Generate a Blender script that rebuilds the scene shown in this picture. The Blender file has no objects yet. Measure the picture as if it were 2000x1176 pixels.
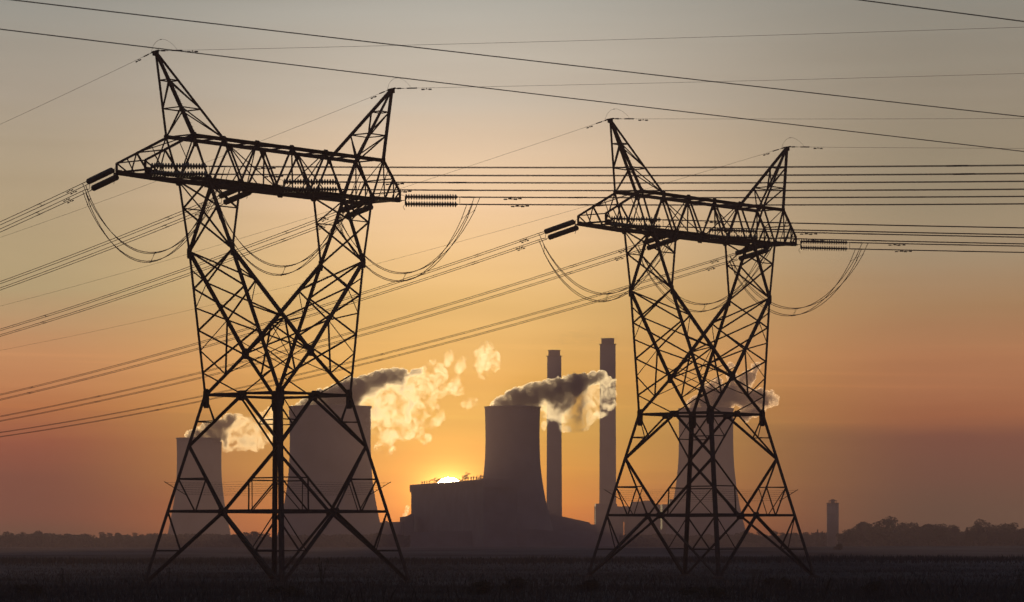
import bpy, bmesh, math, random
from mathutils import Vector, Matrix, noise
import numpy as np
random.seed(7)
R = math.radians
scene = bpy.context.scene
COL = scene.collection

# ------------------------------------------------------------------ camera
F, CX, CY, CH = 6505.78, 1000.0, 1058.63, 3.1944      # focal length in photo pixels, horizon row, eye height
cam_d = bpy.data.cameras.new('camera'); cam = bpy.data.objects.new('camera', cam_d); COL.objects.link(cam)
cam.location = (0, 0, CH); cam.rotation_euler = (R(90), 0, 0)
cam_d.sensor_width = 36; cam_d.lens = F*36/2000; cam_d.shift_y = (CY-588)/2000
cam_d.clip_start = 1; cam_d.clip_end = 30000
scene.camera = cam
cam_d.dof.use_dof = True; cam_d.dof.focus_distance = 268; cam_d.dof.aperture_fstop = 4.5

def at(x, y, Y):            # photo pixel at distance Y -> world point
    return Vector(((x-CX)*Y/F, Y, CH+(CY-y)*Y/F))

# ------------------------------------------------------------------ view, world, sun
vs = scene.view_settings
scene.display_settings.display_device = 'sRGB'
vs.view_transform = 'Standard'; vs.look = 'None'; vs.exposure = 0.0; vs.gamma = 1.0; vs.use_curve_mapping = False
SUN_AZ = (877-CX)/F; SUN_EL = (CY-963)/F
world = bpy.data.worlds.new('World'); scene.world = world; world.use_nodes = True
def lin(c):
    return tuple((v/255/12.92 if v/255 <= .04045 else ((v/255+.055)/1.055)**2.4) for v in c)
def build_world(nt):
    N = nt.nodes; L = nt.links; N.clear()
    def math_(op, a, b=None, c=None, clamp=False):
        n = N.new('ShaderNodeMath'); n.operation = op; n.use_clamp = clamp
        for i, v in enumerate((a, b, c)):
            if v is None: continue
            if isinstance(v, (int, float)): n.inputs[i].default_value = v
            else: L.new(v, n.inputs[i])
        return n.outputs[0]
    def mix(f, a, b, mode='MIX'):
        n = N.new('ShaderNodeMix'); n.data_type = 'RGBA'; n.blend_type = mode
        for s, v in ((n.inputs[0], f), (n.inputs[6], a), (n.inputs[7], b)):
            if isinstance(v, (int, float)): s.default_value = v
            elif isinstance(v, tuple): s.default_value = (*v, 1)
            else: L.new(v, s)
        return n.outputs[2]
    tc = N.new('ShaderNodeTexCoord'); sp = N.new('ShaderNodeSeparateXYZ'); L.new(tc.outputs['Generated'], sp.inputs[0])
    X, Y, Z = sp.outputs
    az = math_('ARCTAN2', X, Y); azd = math_('SUBTRACT', az, SUN_AZ)
    # faint stretched cloud veils
    cmb = N.new('ShaderNodeCombineXYZ'); L.new(math_('MULTIPLY', az, 9), cmb.inputs[0]); L.new(math_('MULTIPLY', Z, 120), cmb.inputs[1])
    nz = N.new('ShaderNodeTexNoise'); nz.inputs['Scale'].default_value = 1.0; nz.inputs['Detail'].default_value = 5; nz.inputs['Roughness'].default_value = .55
    L.new(cmb.outputs[0], nz.inputs['Vector'])
    veil = math_('SUBTRACT', nz.outputs['Fac'], .5)
    e = math_('ADD', Z, math_('MULTIPLY', veil, .006))
    def ramp(stops, gains, vmax=.20):
        r = N.new('ShaderNodeValToRGB'); L.new(math_('DIVIDE', e, vmax, clamp=True), r.inputs[0])
        cr = r.color_ramp; cr.interpolation = 'B_SPLINE' if False else 'EASE'
        cr.interpolation = 'LINEAR'
        while len(cr.elements) > 1: cr.elements.remove(cr.elements[-1])
        for i, ((v, c), g3) in enumerate(zip(stops, gains)):
            el = cr.elements[0] if i == 0 else cr.elements.new(v/vmax)
            el.position = v/vmax; el.color = (*[q*g/6 for q, g in zip(lin(c), g3)], 1)
        v = N.new('ShaderNodeVectorMath'); v.operation = 'SCALE'; L.new(r.outputs[0], v.inputs[0]); v.inputs[3].default_value = 6
        return v.outputs[0]
    mid = ramp(SKY_MID, GAIN_MID); left = ramp(SKY_LEFT, GAIN_LEFT); right = ramp(SKY_RIGHT, GAIN_RIGHT)
    tl = math_('DIVIDE', azd, -.130, clamp=True); tr = math_('DIVIDE', azd, .150, clamp=True)
    tl = math_('SMOOTH_MIN', tl, 1.0, .15)
    def ease(t): return math_('MULTIPLY', math_('MULTIPLY', t, t), math_('SUBTRACT', 3, math_('MULTIPLY', t, 2)))
    c = mix(ease(tl), mid, left); c = mix(ease(tr), c, right)
    # overhead and behind the viewer the dusk sky is cool and dim
    up = math_('DIVIDE', math_('SUBTRACT', Z, .2), .5, clamp=True)
    c = mix(ease(up), c, lin((94, 100, 120)))
    back = math_('DIVIDE', math_('SUBTRACT', math_('ABSOLUTE', az), .35), 1.6, clamp=True)
    c = mix(ease(back), c, lin((102, 98, 116)))
    # glow round the sun
    d2 = math_('ADD', math_('MULTIPLY', azd, azd), math_('POWER', math_('MULTIPLY', math_('SUBTRACT', Z, SUN_EL), 1.25), 2))
    d = math_('SQRT', d2)
    for amp, sc, col in SUN_GLOW:
        g = math_('MULTIPLY', math_('EXPONENT', math_('DIVIDE', d, -sc)), amp)
        v = N.new('ShaderNodeVectorMath'); v.operation = 'SCALE'; v.inputs[0].default_value = lin(col); L.new(g, v.inputs[3])
        c = mix(1.0, c, v.outputs[0], 'ADD')
    # thin streaks of high cloud low in the sky
    cm2 = N.new('ShaderNodeCombineXYZ'); L.new(math_('MULTIPLY', az, 5.0), cm2.inputs[0]); L.new(math_('ADD', math_('MULTIPLY', Z, 420), math_('MULTIPLY', az, 6)), cm2.inputs[1])
    ns = N.new('ShaderNodeTexNoise'); ns.inputs['Scale'].default_value = 1.0; ns.inputs['Detail'].default_value = 4; ns.inputs['Roughness'].default_value = .5
    L.new(cm2.outputs[0], ns.inputs['Vector'])
    stv = math_('DIVIDE', math_('SUBTRACT', ns.outputs['Fac'], .56), .12, clamp=True)
    low = math_('SUBTRACT', 1.0, math_('DIVIDE', math_('ABSOLUTE', math_('SUBTRACT', Z, .042)), .036, clamp=True))
    v = N.new('ShaderNodeVectorMath'); v.operation = 'SCALE'; L.new(c, v.inputs[0]); L.new(math_('ADD', 1.0, math_('MULTIPLY', math_('MULTIPLY', stv, low), .10)), v.inputs[3]); c = v.outputs[0]
    # veil contrast
    vm = math_('ADD', 1.0, math_('MULTIPLY', veil, .24))
    v = N.new('ShaderNodeVectorMath'); v.operation = 'SCALE'; L.new(c, v.inputs[0]); L.new(vm, v.inputs[3]); c = v.outputs[0]
    # the sun's disc
    dd = math_('SQRT', math_('ADD', math_('MULTIPLY', azd, azd), math_('POWER', math_('SUBTRACT', Z, SUN_EL), 2)))
    disc = math_('MULTIPLY', math_('LESS_THAN', dd, .00465), SUN_DISC)
    v = N.new('ShaderNodeVectorMath'); v.operation = 'SCALE'; v.inputs[0].default_value = (1, .72, .36); L.new(disc, v.inputs[3])
    c = mix(1.0, c, v.outputs[0], 'ADD')
    # below the horizon: dark land
    c = mix(math_('LESS_THAN', Z, -.0005), c, lin((40, 34, 34)))
    bg = N.new('ShaderNodeBackground'); L.new(c, bg.inputs[0]); bg.inputs[1].default_value = 1.0
    out = N.new('ShaderNodeOutputWorld'); L.new(bg.outputs[0], out.inputs[0])
SKY_MID = [(0.0, (205, 100, 60)), (0.009, (236, 130, 64)), (0.022, (247, 165, 78)), (0.036, (243, 182, 96)), (0.048, (241, 180, 98)), (0.07, (230, 183, 114)), (0.101, (220, 186, 146)), (0.132, (204, 188, 167)), (0.163, (179, 173, 161)), (0.2, (158, 158, 152))]
SKY_LEFT = [(0.0, (105, 70, 61)), (0.009, (125, 73, 60)), (0.02, (133, 76, 60)), (0.03, (149, 88, 66)), (0.04, (176, 111, 76)), (0.055, (193, 136, 94)), (0.075, (180, 153, 114)), (0.101, (177, 156, 124)), (0.132, (169, 155, 136)), (0.163, (154, 150, 139)), (0.2, (138, 142, 136))]
SKY_RIGHT = [(0.0, (88, 61, 56)), (0.009, (108, 65, 57)), (0.02, (119, 70, 58)), (0.031, (128, 78, 62)), (0.038, (155, 99, 72)), (0.055, (173, 118, 84)), (0.07, (164, 125, 90)), (0.085, (162, 137, 108)), (0.101, (153, 136, 110)), (0.132, (150, 137, 118)), (0.163, (142, 136, 124)), (0.2, (128, 130, 124))]
# how much the air in front dims each band (set so that the sky seen through the haze is right)
GAIN_MID = [(2.214, 2.434, 1.369), (2.214, 2.434, 1.369), (2.214, 2.434, 1.369), (2.214, 2.434, 1.369), (2.614, 2.652, 1.575), (2.829, 2.943, 2.414), (2.589, 2.619, 2.638), (1.558, 1.668, 1.732), (1.313, 1.475, 1.544), (1.313, 1.475, 1.544)]
GAIN_LEFT = [(0.004, 0.001, 0.009), (0.973, 0.012, 0.01), (1.029, 0.04, 0.008), (1.733, 0.502, 0.092), (2.49, 1.904, 0.632), (2.656, 2.495, 1.831), (2.108, 2.499, 2.327), (1.73, 1.89, 1.854), (1.483, 1.641, 1.717), (1.178, 1.368, 1.472), (1.178, 1.368, 1.472)]
GAIN_RIGHT = [(0.001, 0.001, 0.002), (0.084, 0.001, 0.002), (0.512, 0.004, 0.002), (0.896, 0.086, 0.025), (1.993, 1.205, 0.309), (2.46, 2.156, 1.383), (2.171, 2.222, 1.7), (1.837, 2.137, 2.101), (1.587, 1.816, 1.8), (1.437, 1.601, 1.646), (1.236, 1.428, 1.508), (1.236, 1.428, 1.508)]
SUN_GLOW = [(2.2, .020, (255, 158, 62)), (18.0, .0040, (255, 192, 100))]
SUN_DISC = 260.0
build_world(world.node_tree)
world.cycles.sampling_method = 'AUTOMATIC'

sd = bpy.data.lights.new('sun', 'SUN'); sun = bpy.data.objects.new('sun', sd); COL.objects.link(sun)
sd.energy = 4.6; sd.angle = R(1.0); sd.color = (1, .80, .42)
sdir = Vector((math.sin(SUN_AZ)*math.cos(SUN_EL+.004), math.cos(SUN_AZ)*math.cos(SUN_EL+.004), math.sin(SUN_EL+.004)))
sun.rotation_euler = sdir.to_track_quat('Z', 'Y').to_euler()

cy = scene.cycles
cy.max_bounces = 6; cy.volume_bounces = 3; cy.volume_step_rate = 0.3; cy.volume_max_steps = 256
cy.use_denoising = True

# ------------------------------------------------------------------ helpers
def tag(o, label=None, cat=None, group=None, kind=None):
    if label: o['label'] = label
    if cat: o['category'] = cat
    if group: o['group'] = group
    if kind: o['kind'] = kind
    return o
def link(name, me, parent=None):
    o = bpy.data.objects.new(name, me); COL.objects.link(o)
    if parent is not None: o.parent = parent
    return o
def empty(name, loc, rz=0.0):
    o = bpy.data.objects.new(name, None); COL.objects.link(o); o.location = loc; o.rotation_euler = (0, 0, rz); o.empty_display_size = .5
    return o
def copy_tree(o, parent=None):
    c = o.copy(); COL.objects.link(c); c.parent = parent
    for ch in [k for k in o.children]:
        copy_tree(ch, c)
    return c

def material(name, base, rough=.8, metal=0.0, noise_scale=None, var=.35, bump=0.0, spec=.4):
    m = bpy.data.materials.new(name); m.use_nodes = True; nt = m.node_tree; b = nt.nodes['Principled BSDF']
    b.inputs['Roughness'].default_value = rough; b.inputs['Metallic'].default_value = metal
    b.inputs['Specular IOR Level'].default_value = spec
    b.inputs['Base Color'].default_value = (*base, 1)
    if noise_scale:
        tc = nt.nodes.new('ShaderNodeTexCoord'); nz = nt.nodes.new('ShaderNodeTexNoise'); nz.inputs['Scale'].default_value = noise_scale; nz.inputs['Detail'].default_value = 6
        nt.links.new(tc.outputs['Object'], nz.inputs['Vector'])
        r = nt.nodes.new('ShaderNodeValToRGB'); r.color_ramp.elements[0].position = .3; r.color_ramp.elements[1].position = .7
        r.color_ramp.elements[0].color = (*[c*(1-var) for c in base], 1); r.color_ramp.elements[1].color = (*[min(1, c*(1+var)) for c in base], 1)
        nt.links.new(nz.outputs['Fac'], r.inputs[0]); nt.links.new(r.outputs[0], b.inputs['Base Color'])
        if bump:
            bp = nt.nodes.new('ShaderNodeBump'); bp.inputs['Strength'].default_value = bump; nt.links.new(nz.outputs['Fac'], bp.inputs['Height']); nt.links.new(bp.outputs[0], b.inputs['Normal'])
    return m
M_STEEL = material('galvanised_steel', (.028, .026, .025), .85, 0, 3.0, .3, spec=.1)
M_FIT = material('line_fittings', (.035, .033, .033), .7, .1, 9.0, .3)
M_WIRE = material('aluminium_conductor', (.04, .034, .03), .8, .1, 2.0, .2)
M_GLASS = material('green_glass_disc', (.014, .028, .024), .45, 0.0, 6.0, .3, spec=.6)
M_CONC = material('weathered_concrete', (.20, .18, .17), .9, 0, .05, .25, .2)
M_FOOT = material('soil_stained_concrete', (.06, .055, .05), .95, 0, 2.0, .4, spec=0)
M_CLAD = material('boiler_house_cladding', (.16, .15, .15), .8, 0, .08, .25)
M_DARKCLAD = material('plant_steelwork', (.12, .11, .11), .8, 0, .2, .25)
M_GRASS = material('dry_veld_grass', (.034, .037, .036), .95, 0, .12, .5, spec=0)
M_SHRUB = material('dark_shrub_leaves', (.024, .028, .022), .95, 0, .8, .5, spec=.1)
M_LEAF = material('tree_foliage', (.035, .04, .025), .95, 0, .2, .4, spec=.1)
M_BARK = material('tree_bark', (.05, .04, .035), .95, 0, 1.0, .3)

class MB:
    "collects shapes and links them as one mesh"
    def __init__(s): s.v = []; s.f = []
    def add(s, vs, fs):
        k = len(s.v); s.v += [tuple(p) for p in vs]; s.f += [tuple(i+k for i in f) for f in fs]
    def frame(s, p, q, n=None):
        d = (q-p).normalized()
        n = Vector(n) if n is not None else Vector((0, 0, 1))
        n = n-d*n.dot(d)
        if n.length < 1e-3:
            n = Vector((1, 0, 0)); n = n-d*n.dot(d)
            if n.length < 1e-3: n = Vector((0, 1, 0))
        n.normalize(); return d, n, d.cross(n)
    def angle(s, p, q, w, n=None, t=None, a=1, b=1):
        "rolled steel angle: flange w along n and along the other side"
        p = Vector(p); q = Vector(q); d, n, m = s.frame(p, q, n); t = t or w*.16; n = n*a; m = m*b
        o = -(n+m)*w*.28
        prof = [(0, 0), (w, 0), (w, t), (t, t), (t, w), (0, w)]
        vs = [e+o+n*x+m*y for e in (p, q) for x, y in prof]
        fs = [(i, (i+1) % 6, (i+1) % 6+6, i+6) for i in range(6)]+[(0, 5, 4, 3), (0, 3, 2, 1), (6, 7, 8, 9), (6, 9, 10, 11)]
        s.add(vs, fs)
    def corner(s, p, q, w, n, m, t=None):
        "corner angle with its flanges lying in the two faces n and m"
        d = (q-p).normalized(); n = (n-d*n.dot(d)).normalized(); m = (m-d*m.dot(d)).normalized(); t = t or w*.16
        prof = [(0, 0), (w, 0), (w, t), (t, t), (t, w), (0, w)]; o = -(n+m)*w*.3
        s.add([e+o+n*x+m*y for e in (p, q) for x, y in prof], [(i, (i+1) % 6, (i+1) % 6+6, i+6) for i in range(6)]+[(0, 5, 4, 3), (0, 3, 2, 1), (6, 7, 8, 9), (6, 9, 10, 11)])
    def bar(s, p, q, w, h=None, n=None):
        p = Vector(p); q = Vector(q); d, n, m = s.frame(p, q, n); h = h or w
        vs = [e+n*x*h/2+m*y*w/2 for e in (p, q) for x, y in ((-1, -1), (1, -1), (1, 1), (-1, 1))]
        s.add(vs, [(0, 1, 5, 4), (1, 2, 6, 5), (2, 3, 7, 6), (3, 0, 4, 7), (3, 2, 1, 0), (4, 5, 6, 7)])
    def box(s, c, sx, sy, sz):
        c = Vector(c); s.bar(c-Vector((0, 0, sz/2)), c+Vector((0, 0, sz/2)), sx, sy, (0, 1, 0))
    def tube(s, pts, r, k=6, r2=None):
        pts = [Vector(p) for p in pts]; n0 = None; vs = []; fs = []
        for i, p in enumerate(pts):
            d = (pts[min(i+1, len(pts)-1)]-pts[max(i-1, 0)]).normalized()
            if n0 is None:
                n0 = Vector((0, 0, 1)) if abs(d.z) < .9 else Vector((1, 0, 0))
            n0 = (n0-d*n0.dot(d)).normalized(); m = d.cross(n0)
            rr = r if r2 is None else r+(r2-r)*i/(len(pts)-1)
            for j in range(k):
                a = 2*math.pi*j/k; vs.append(p+n0*math.cos(a)*rr+m*math.sin(a)*rr)
        for i in range(len(pts)-1):
            for j in range(k):
                fs.append((i*k+j, i*k+(j+1) % k, (i+1)*k+(j+1) % k, (i+1)*k+j))
        fs.append(tuple(range(k-1, -1, -1))); fs.append(tuple(range((len(pts)-1)*k, len(pts)*k)))
        s.add(vs, fs)
    def plate(s, poly, n, t):
        "thin plate: polygon extruded both ways along n"
        n = Vector(n).normalized()*t/2; k = len(poly)
        vs = [Vector(p)-n for p in poly]+[Vector(p)+n for p in poly]
        s.add(vs, [tuple(range(k-1, -1, -1)), tuple(range(k, 2*k))]+[(i, (i+1) % k, (i+1) % k+k, i+k) for i in range(k)])
    def lathe(s, prof, k=24, axis=Matrix.Identity(4), caps=True):
        vs = []; fs = []
        for r, z in prof:
            for j in range(k):
                a = 2*math.pi*j/k; vs.append(axis @ Vector((r*math.cos(a), r*math.sin(a), z)))
        for i in range(len(prof)-1):
            for j in range(k): fs.append((i*k+j, i*k+(j+1) % k, (i+1)*k+(j+1) % k, (i+1)*k+j))
        if caps: fs.append(tuple(range(k-1, -1, -1))); fs.append(tuple(range((len(prof)-1)*k, len(prof)*k)))
        s.add(vs, fs)
    def mesh(s, name, mat, smooth=False):
        me = bpy.data.meshes.new(name); me.from_pydata(s.v, [], s.f); me.validate()
        me.materials.append(mat)
        if smooth: me.polygons.foreach_set('use_smooth', [True]*len(me.polygons))
        me.update(); return me
    def build(s, name, mat, parent=None, smooth=False):
        return link(name, s.mesh(name, mat, smooth), parent)

# ------------------------------------------------------------------ ground
def ground_z(x, y):
    z = .28*noise.noise(Vector((x*.012, y*.008, 0)))+.12*noise.noise(Vector((x*.05, y*.04, 3)))
    # a shallow swell across the field, higher toward the right
    z += 1.0*math.exp(-((y-470-.10*x)/70)**2)*(.35+.4*noise.noise(Vector((x*.01, 5, 0))))
    z += 2.1*math.exp(-((y-1150)/190)**2)*(1/(1+math.exp(-(x-20)/30.)))*(.8+.35*noise.noise(Vector((x*.008, 9, 0))))
    return z if y > 120 else z*max(0, (y-40)/80)
m = bpy.data.materials.new('veld_ground'); m.use_nodes = True; nt = m.node_tree; b = nt.nodes['Principled BSDF']; b.inputs['Roughness'].default_value = 1; b.inputs['Specular IOR Level'].default_value = 0
tc = nt.nodes.new('ShaderNodeTexCoord'); n1 = nt.nodes.new('ShaderNodeTexNoise'); n1.inputs['Scale'].default_value = .02; n1.inputs['Detail'].default_value = 9
mp = nt.nodes.new('ShaderNodeMapping'); mp.inputs['Scale'].default_value = (1, .35, 1)
nt.links.new(tc.outputs['Object'], mp.inputs['Vector']); nt.links.new(mp.outputs[0], n1.inputs['Vector'])
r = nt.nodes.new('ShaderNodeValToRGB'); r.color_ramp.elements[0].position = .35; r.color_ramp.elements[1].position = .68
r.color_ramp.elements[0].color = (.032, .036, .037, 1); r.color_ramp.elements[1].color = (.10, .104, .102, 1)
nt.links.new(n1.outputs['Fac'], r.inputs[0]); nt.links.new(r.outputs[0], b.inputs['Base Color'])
M_GROUND = m
def rows(a, b_, s0, g):
    o = [a]; s = s0
    while o[-1] < b_: o.append(min(b_, o[-1]+s)); s *= g
    return o
ys = [-180, -60, 0, 60, 100]+rows(130, 3500, 6, 1.022)
mb = MB(); nx = 120
GX = 1300
for y in ys:
    for i in range(nx+1):
        t = 2*i/nx-1; x = GX*(.25*t+.75*t**3)
        mb.v.append((x, y, ground_z(x, y)))
mb.f = [(j*(nx+1)+i, j*(nx+1)+i+1, (j+1)*(nx+1)+i+1, (j+1)*(nx+1)+i) for j in range(len(ys)-1) for i in range(nx)]
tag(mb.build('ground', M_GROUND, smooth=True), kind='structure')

# ------------------------------------------------------------------ transmission tower (local u across the line, v along it)
P = dict(b=7.29, Hw=14.6214, c=3.9897, Hc=18.0178, uk=7.4483, vk=2.2777, Hk=25.4719, Hb=30.6537, U1b=5.8342, U2b=9.2935, vb=1.5629,
         Ht=33.8846, U1=7.5846, U2=10.7475, vt=1.4733, ut=15.9034, vtip=1.5181, Htt=31.4768, Htb=30.8644, ua=13.3292, Hm=5.533, Hd=10.6737,
         utR=12.7252, uaR=13.481, Ha=40.0)
TOW = {'A': (Vector((-18.2882, 260.1498, 0)), R(50.7171)), 'B': (Vector((17.0629, 300.4063, .03)), R(50.3588))}
# u axis = (cos, sin), v axis = (sin, -cos): a left-handed pair, so v_local = -y_local
def toW(t, q):
    o, a = TOW[t]; u, v, w = q
    return Vector((o.x+u*math.cos(a)+v*math.sin(a), o.y+u*math.sin(a)-v*math.cos(a), o.z+w))
def V(u, v, w): return Vector((u, -v, w))
def lerp(a, b, t): return a+(b-a)*t
def leg(su, sv, w):
    s = P['b']+(P['c']-P['b'])*w/P['Hw']; return V(su*s, sv*s, w)
def knee(su, sv): return V(su*P['uk'], sv*P['vk'], P['Hk'])
CORN = [(-1, -1), (1, -1), (1, 1), (-1, 1)]

def ang(mb, p, q, w, nrm=None): mb.angle(p, q, w, nrm)
def gusset(mb, c, n, w, h):
    n = Vector(n).normalized(); a = Vector((0, 0, 1)); a = (a-n*a.dot(n)).normalized(); b_ = a.cross(n)
    c = Vector(c); k = .3
    poly = [c+b_*x*w/2+a*y*h/2 for x, y in ((-1, -1+k), (-1+k, -1), (1-k, -1), (1, -1+k), (1, 1-k), (1-k, 1), (-1+k, 1), (-1, 1-k))]
    mb.plate(poly, n, .05)

def make_tower():
    T = empty('transmission_tower', (0, 0, 0))
    # legs: heavy angles, flanges lying in the two faces
    for su, sv in CORN:
        mb = MB(); p = leg(su, sv, -.3); q = leg(su, sv, P['Hw'])
        d = (q-p).normalized(); n = Vector((-su, 0, 0)); n = (n-d*n.dot(d)).normalized(); m_ = Vector((0, sv, 0)); m_ = (m_-d*m_.dot(d)).normalized()
        w, t = .30, .045
        prof = [(0, 0), (w, 0), (w, t), (t, t), (t, w), (0, w)]
        o = -(n+m_)*.10
        vs = [e+o+n*x+m_*y for e in (p, q) for x, y in prof]
        fs = [(i, (i+1) % 6, (i+1) % 6+6, i+6) for i in range(6)]+[(0, 5, 4, 3), (0, 3, 2, 1), (6, 7, 8, 9), (6, 9, 10, 11)]
        mb.add(vs, fs)
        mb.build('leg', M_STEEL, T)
        fb = MB(); c = leg(su, sv, 0); fb.lathe([(.5, -.6), (.5, .05), (.32, .12)], 14, Matrix.Translation(c+Vector((0, 0, .05)))); fb.build('footing', M_FOOT, T)
    # body faces
    for i in range(4):
        a, b_ = CORN[i], CORN[(i+1) % 4]
        n = Vector((a[0]+b_[0], -(a[1]+b_[1]), 0)).normalized()
        L_ = lambda c, w: leg(c[0], c[1], w)
        M1 = (L_(a, P['Hm'])+L_(b_, P['Hm']))/2; M2 = (L_(a, P['Hw'])+L_(b_, P['Hw']))/2
        mb = MB()
        ang(mb, L_(a, P['Hm']), L_(b_, P['Hm']), .21, n); ang(mb, L_(a, P['Hw']), L_(b_, P['Hw']), .2, n)
        for c in (a, b_):
            ft, dm, wt = L_(c, 0), L_(c, P['Hd']), L_(c, P['Hw']); bl = L_(c, P['Hm'])
            ang(mb, M1, ft, .22, n); ang(mb, M1, dm, .19, n); ang(mb, dm, M2, .19, n)
            # redundants, bottom panel
            t = .455; d1 = lerp(ft, M1, t); l1 = L_(c, P['Hm']*t); ang(mb, d1, l1, .09, n); ang(mb, d1, bl, .11, n)
            # middle panel
            d2 = lerp(M1, dm, .5); l2 = L_(c, (P['Hm']+P['Hd'])/2); bm = lerp(M1, bl, .5)
            ang(mb, d2, l2, .10, n); ang(mb, d2, bm, .09, n); ang(mb, l2, bm, .09, n)
            # upper panel
            d3 = lerp(dm, M2, .48); l3 = L_(c, P['Hd']+(P['Hw']-P['Hd'])*.48)
            ang(mb, d3, l3, .09, n); ang(mb, d3, wt, .10, n)
        gusset(mb, M1+n*.03, n, .85, .6); gusset(mb, M2+n*.03, n, .95, .55)
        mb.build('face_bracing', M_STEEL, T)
    # waist and belt plan bracing
    mb = MB()
    for H, w in ((P['Hm'], .08),):
        bd = MB()
        ms = [(leg(*CORN[i], H)+leg(*CORN[(i+1) % 4], H))/2 for i in range(4)]
        for i in range(4): ang(bd, ms[i], ms[(i+1) % 4], w)
        bd.build('belt_frame', M_STEEL, T)
    for H, w in ((P['Hw'], .12),):
        ms = [(leg(*CORN[i], H)+leg(*CORN[(i+1) % 4], H))/2 for i in range(4)]
        for i in range(4): ang(mb, ms[i], ms[(i+1) % 4], w)
    for su, sv in CORN:
        c = leg(su, sv, P['Hw'])
        for n in (Vector((su, 0, 0)), Vector((0, -sv, 0))):
            tdir = Vector((0, sv, 0)) if abs(n.x) > 0 else Vector((-su, 0, 0))
            gusset(mb, c+tdir*.12+n*.03-Vector((0, 0, .25)), n, .62, 1.5)
    mb.build('waist_frame', M_STEEL, T)
    # the two raking arms of the Y
    crV = {}
    for sv in (-1, 1):
        t = (P['Hc']-P['Hw'])/(P['Hk']-P['Hw']); vc = P['c']+(P['vk']-P['c'])*t; crV[sv] = V(0, sv*vc, P['Hc'])
    for su in (-1, 1):
        mb = MB()
        fa = [.16, .455, .745, 1]; qi = [.335, .70, 1]
        for sv in (-1, 1):
            nv = Vector((0, -sv, 0)); w0 = leg(su, sv, P['Hw']); k = knee(su, sv); cr = crV[sv]
            mb.corner(w0, k, .22, Vector((-su, 0, 0)), Vector((0, sv, 0))); mb.bar(cr, k, .27, .20, nv); ang(mb, cr, w0, .2, nv)
            O = lambda t: lerp(w0, k, t); Q = lambda t: lerp(cr, k, t); km = lerp(cr, w0, .5)
            for p, q, w in ((O(.313), km, .08), (Q(.335), km, .11), (O(.313), Q(.335), .08), (O(.61), Q(.335), .10), (O(.61), Q(.70), .08), (O(.874), Q(.70), .08)):
                ang(mb, p, q, w, nv)
            gusset(mb, k+nv*.03-Vector((0, 0, .1)), nv, .46, .85)
        lo = {s: leg(su, s, P['Hw']) for s in (-1, 1)}; kn = {s: knee(su, s) for s in (-1, 1)}
        M2 = (lo[-1]+lo[1])/2; nu = Vector((su, 0, 0))
        for s in (-1, 1):
            ang(mb, lerp(lo[s], kn[s], .16), M2, .11, nu)
            for a_, b_ in zip(fa[:-1], fa[1:]): ang(mb, lerp(lo[s], kn[s], a_), lerp(lo[-s], kn[-s], b_), .12, nu)
            seq = [0]+qi
            for a_, b_ in zip(seq[:-1], seq[1:]): ang(mb, lerp(crV[s], kn[s], a_), lerp(crV[-s], kn[-s], b_), .11, nu)
        mb.build('raking_arm', M_STEEL, T)
        # fork from knee to cross-arm
        mb = MB()
        for sv in (-1, 1):
            nv = Vector((0, -sv, 0)); k = kn[sv]
            bo = V(su*P['U2b'], sv*P['vb'], P['Hb']); bi = V(su*P['U1b'], sv*P['vb'], P['Hb'])
            mb.corner(k, bo, .21, Vector((-su, 0, 0)), Vector((0, sv, 0))); mb.corner(k, bi, .21, Vector((su, 0, 0)), Vector((0, sv, 0))); ang(mb, lerp(k, bo, .62), lerp(k, bi, .62), .09, nv); ang(mb, lerp(k, bi, .62), bo, .12, nv)
        for U in ('U2b', 'U1b'):
            e = {s: V(su*P[U], s*P['vb'], P['Hb']) for s in (-1, 1)}
            for s in ((-1, 1) if U == 'U2b' else (1,)):
                ang(mb, kn[s], lerp(kn[-s], e[-s], .62), .12, nu); ang(mb, lerp(kn[s], e[s], .62), e[-s], .12, nu)
        mb.build('fork_frame', M_STEEL, T)
    mb = MB()
    for sv in (-1, 1):
        gb = MB(); gusset(gb, crV[sv]+Vector((0, -sv*.04, 0)), (0, -sv, 0), .78, .86); gb.build('gusset_plate', M_STEEL, T)
    for su in (-1, 1):
        for s in (-1, 1):
            w0 = leg(su, s, P['Hw']); ang(mb, lerp(crV[s], w0, .5), lerp(crV[-s], knee(su, -s), .335)*.4+crV[-s]*.6, .07)
    mb.build('crotch_ties', M_STEEL, T)
    # cross-arm: box truss with tapered ends
    mb = MB()
    top = lambda u, s: V(u, s*P['vt'], P['Ht'])
    def bot(u, s):
        return V(u, s*P['vb'], P['Hb'])
    tops = [-P['U2'], -P['U1'], -3.9, 0, 3.9, P['U1'], P['U2']]
    bots = [-P['U2b'], -P['U1b'], -1.95, 1.95, P['U1b'], P['U2b']]
    for s in (-1, 1):
        n = Vector((0, -s, 0))
        ang(mb, top(tops[0], s), top(tops[-1], s), .27, n); ang(mb, bot(bots[0], s), bot(bots[-1], s), .34, n)
        mb.bar(bot(-6.5, s)+Vector((0, 0, -.16)), bot(6.3, s)+Vector((0, 0, -.16)), .16, .05)
        for i, u in enumerate(bots):
            ang(mb, bot(u, s), top(tops[i], s), .2, n); ang(mb, bot(u, s), top(tops[i+1], s), .2, n)
        ang(mb, top(0, s), bot(0, s), .09, n)
        for u in tops[1:-1]: gusset(mb, top(u, s)+n*.03-Vector((0, 0, .1)), n, .5, .6)
        for u in bots: gusset(mb, bot(u, s)+n*.03, n, .62, .62)
        for u in (tops[0], tops[-1]): gusset(mb, top(u, s)+n*.03, n, .42, .42)
        for u in (-3.9, 3.9): ang(mb, top(u, s), bot(u, -s), .07)
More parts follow.
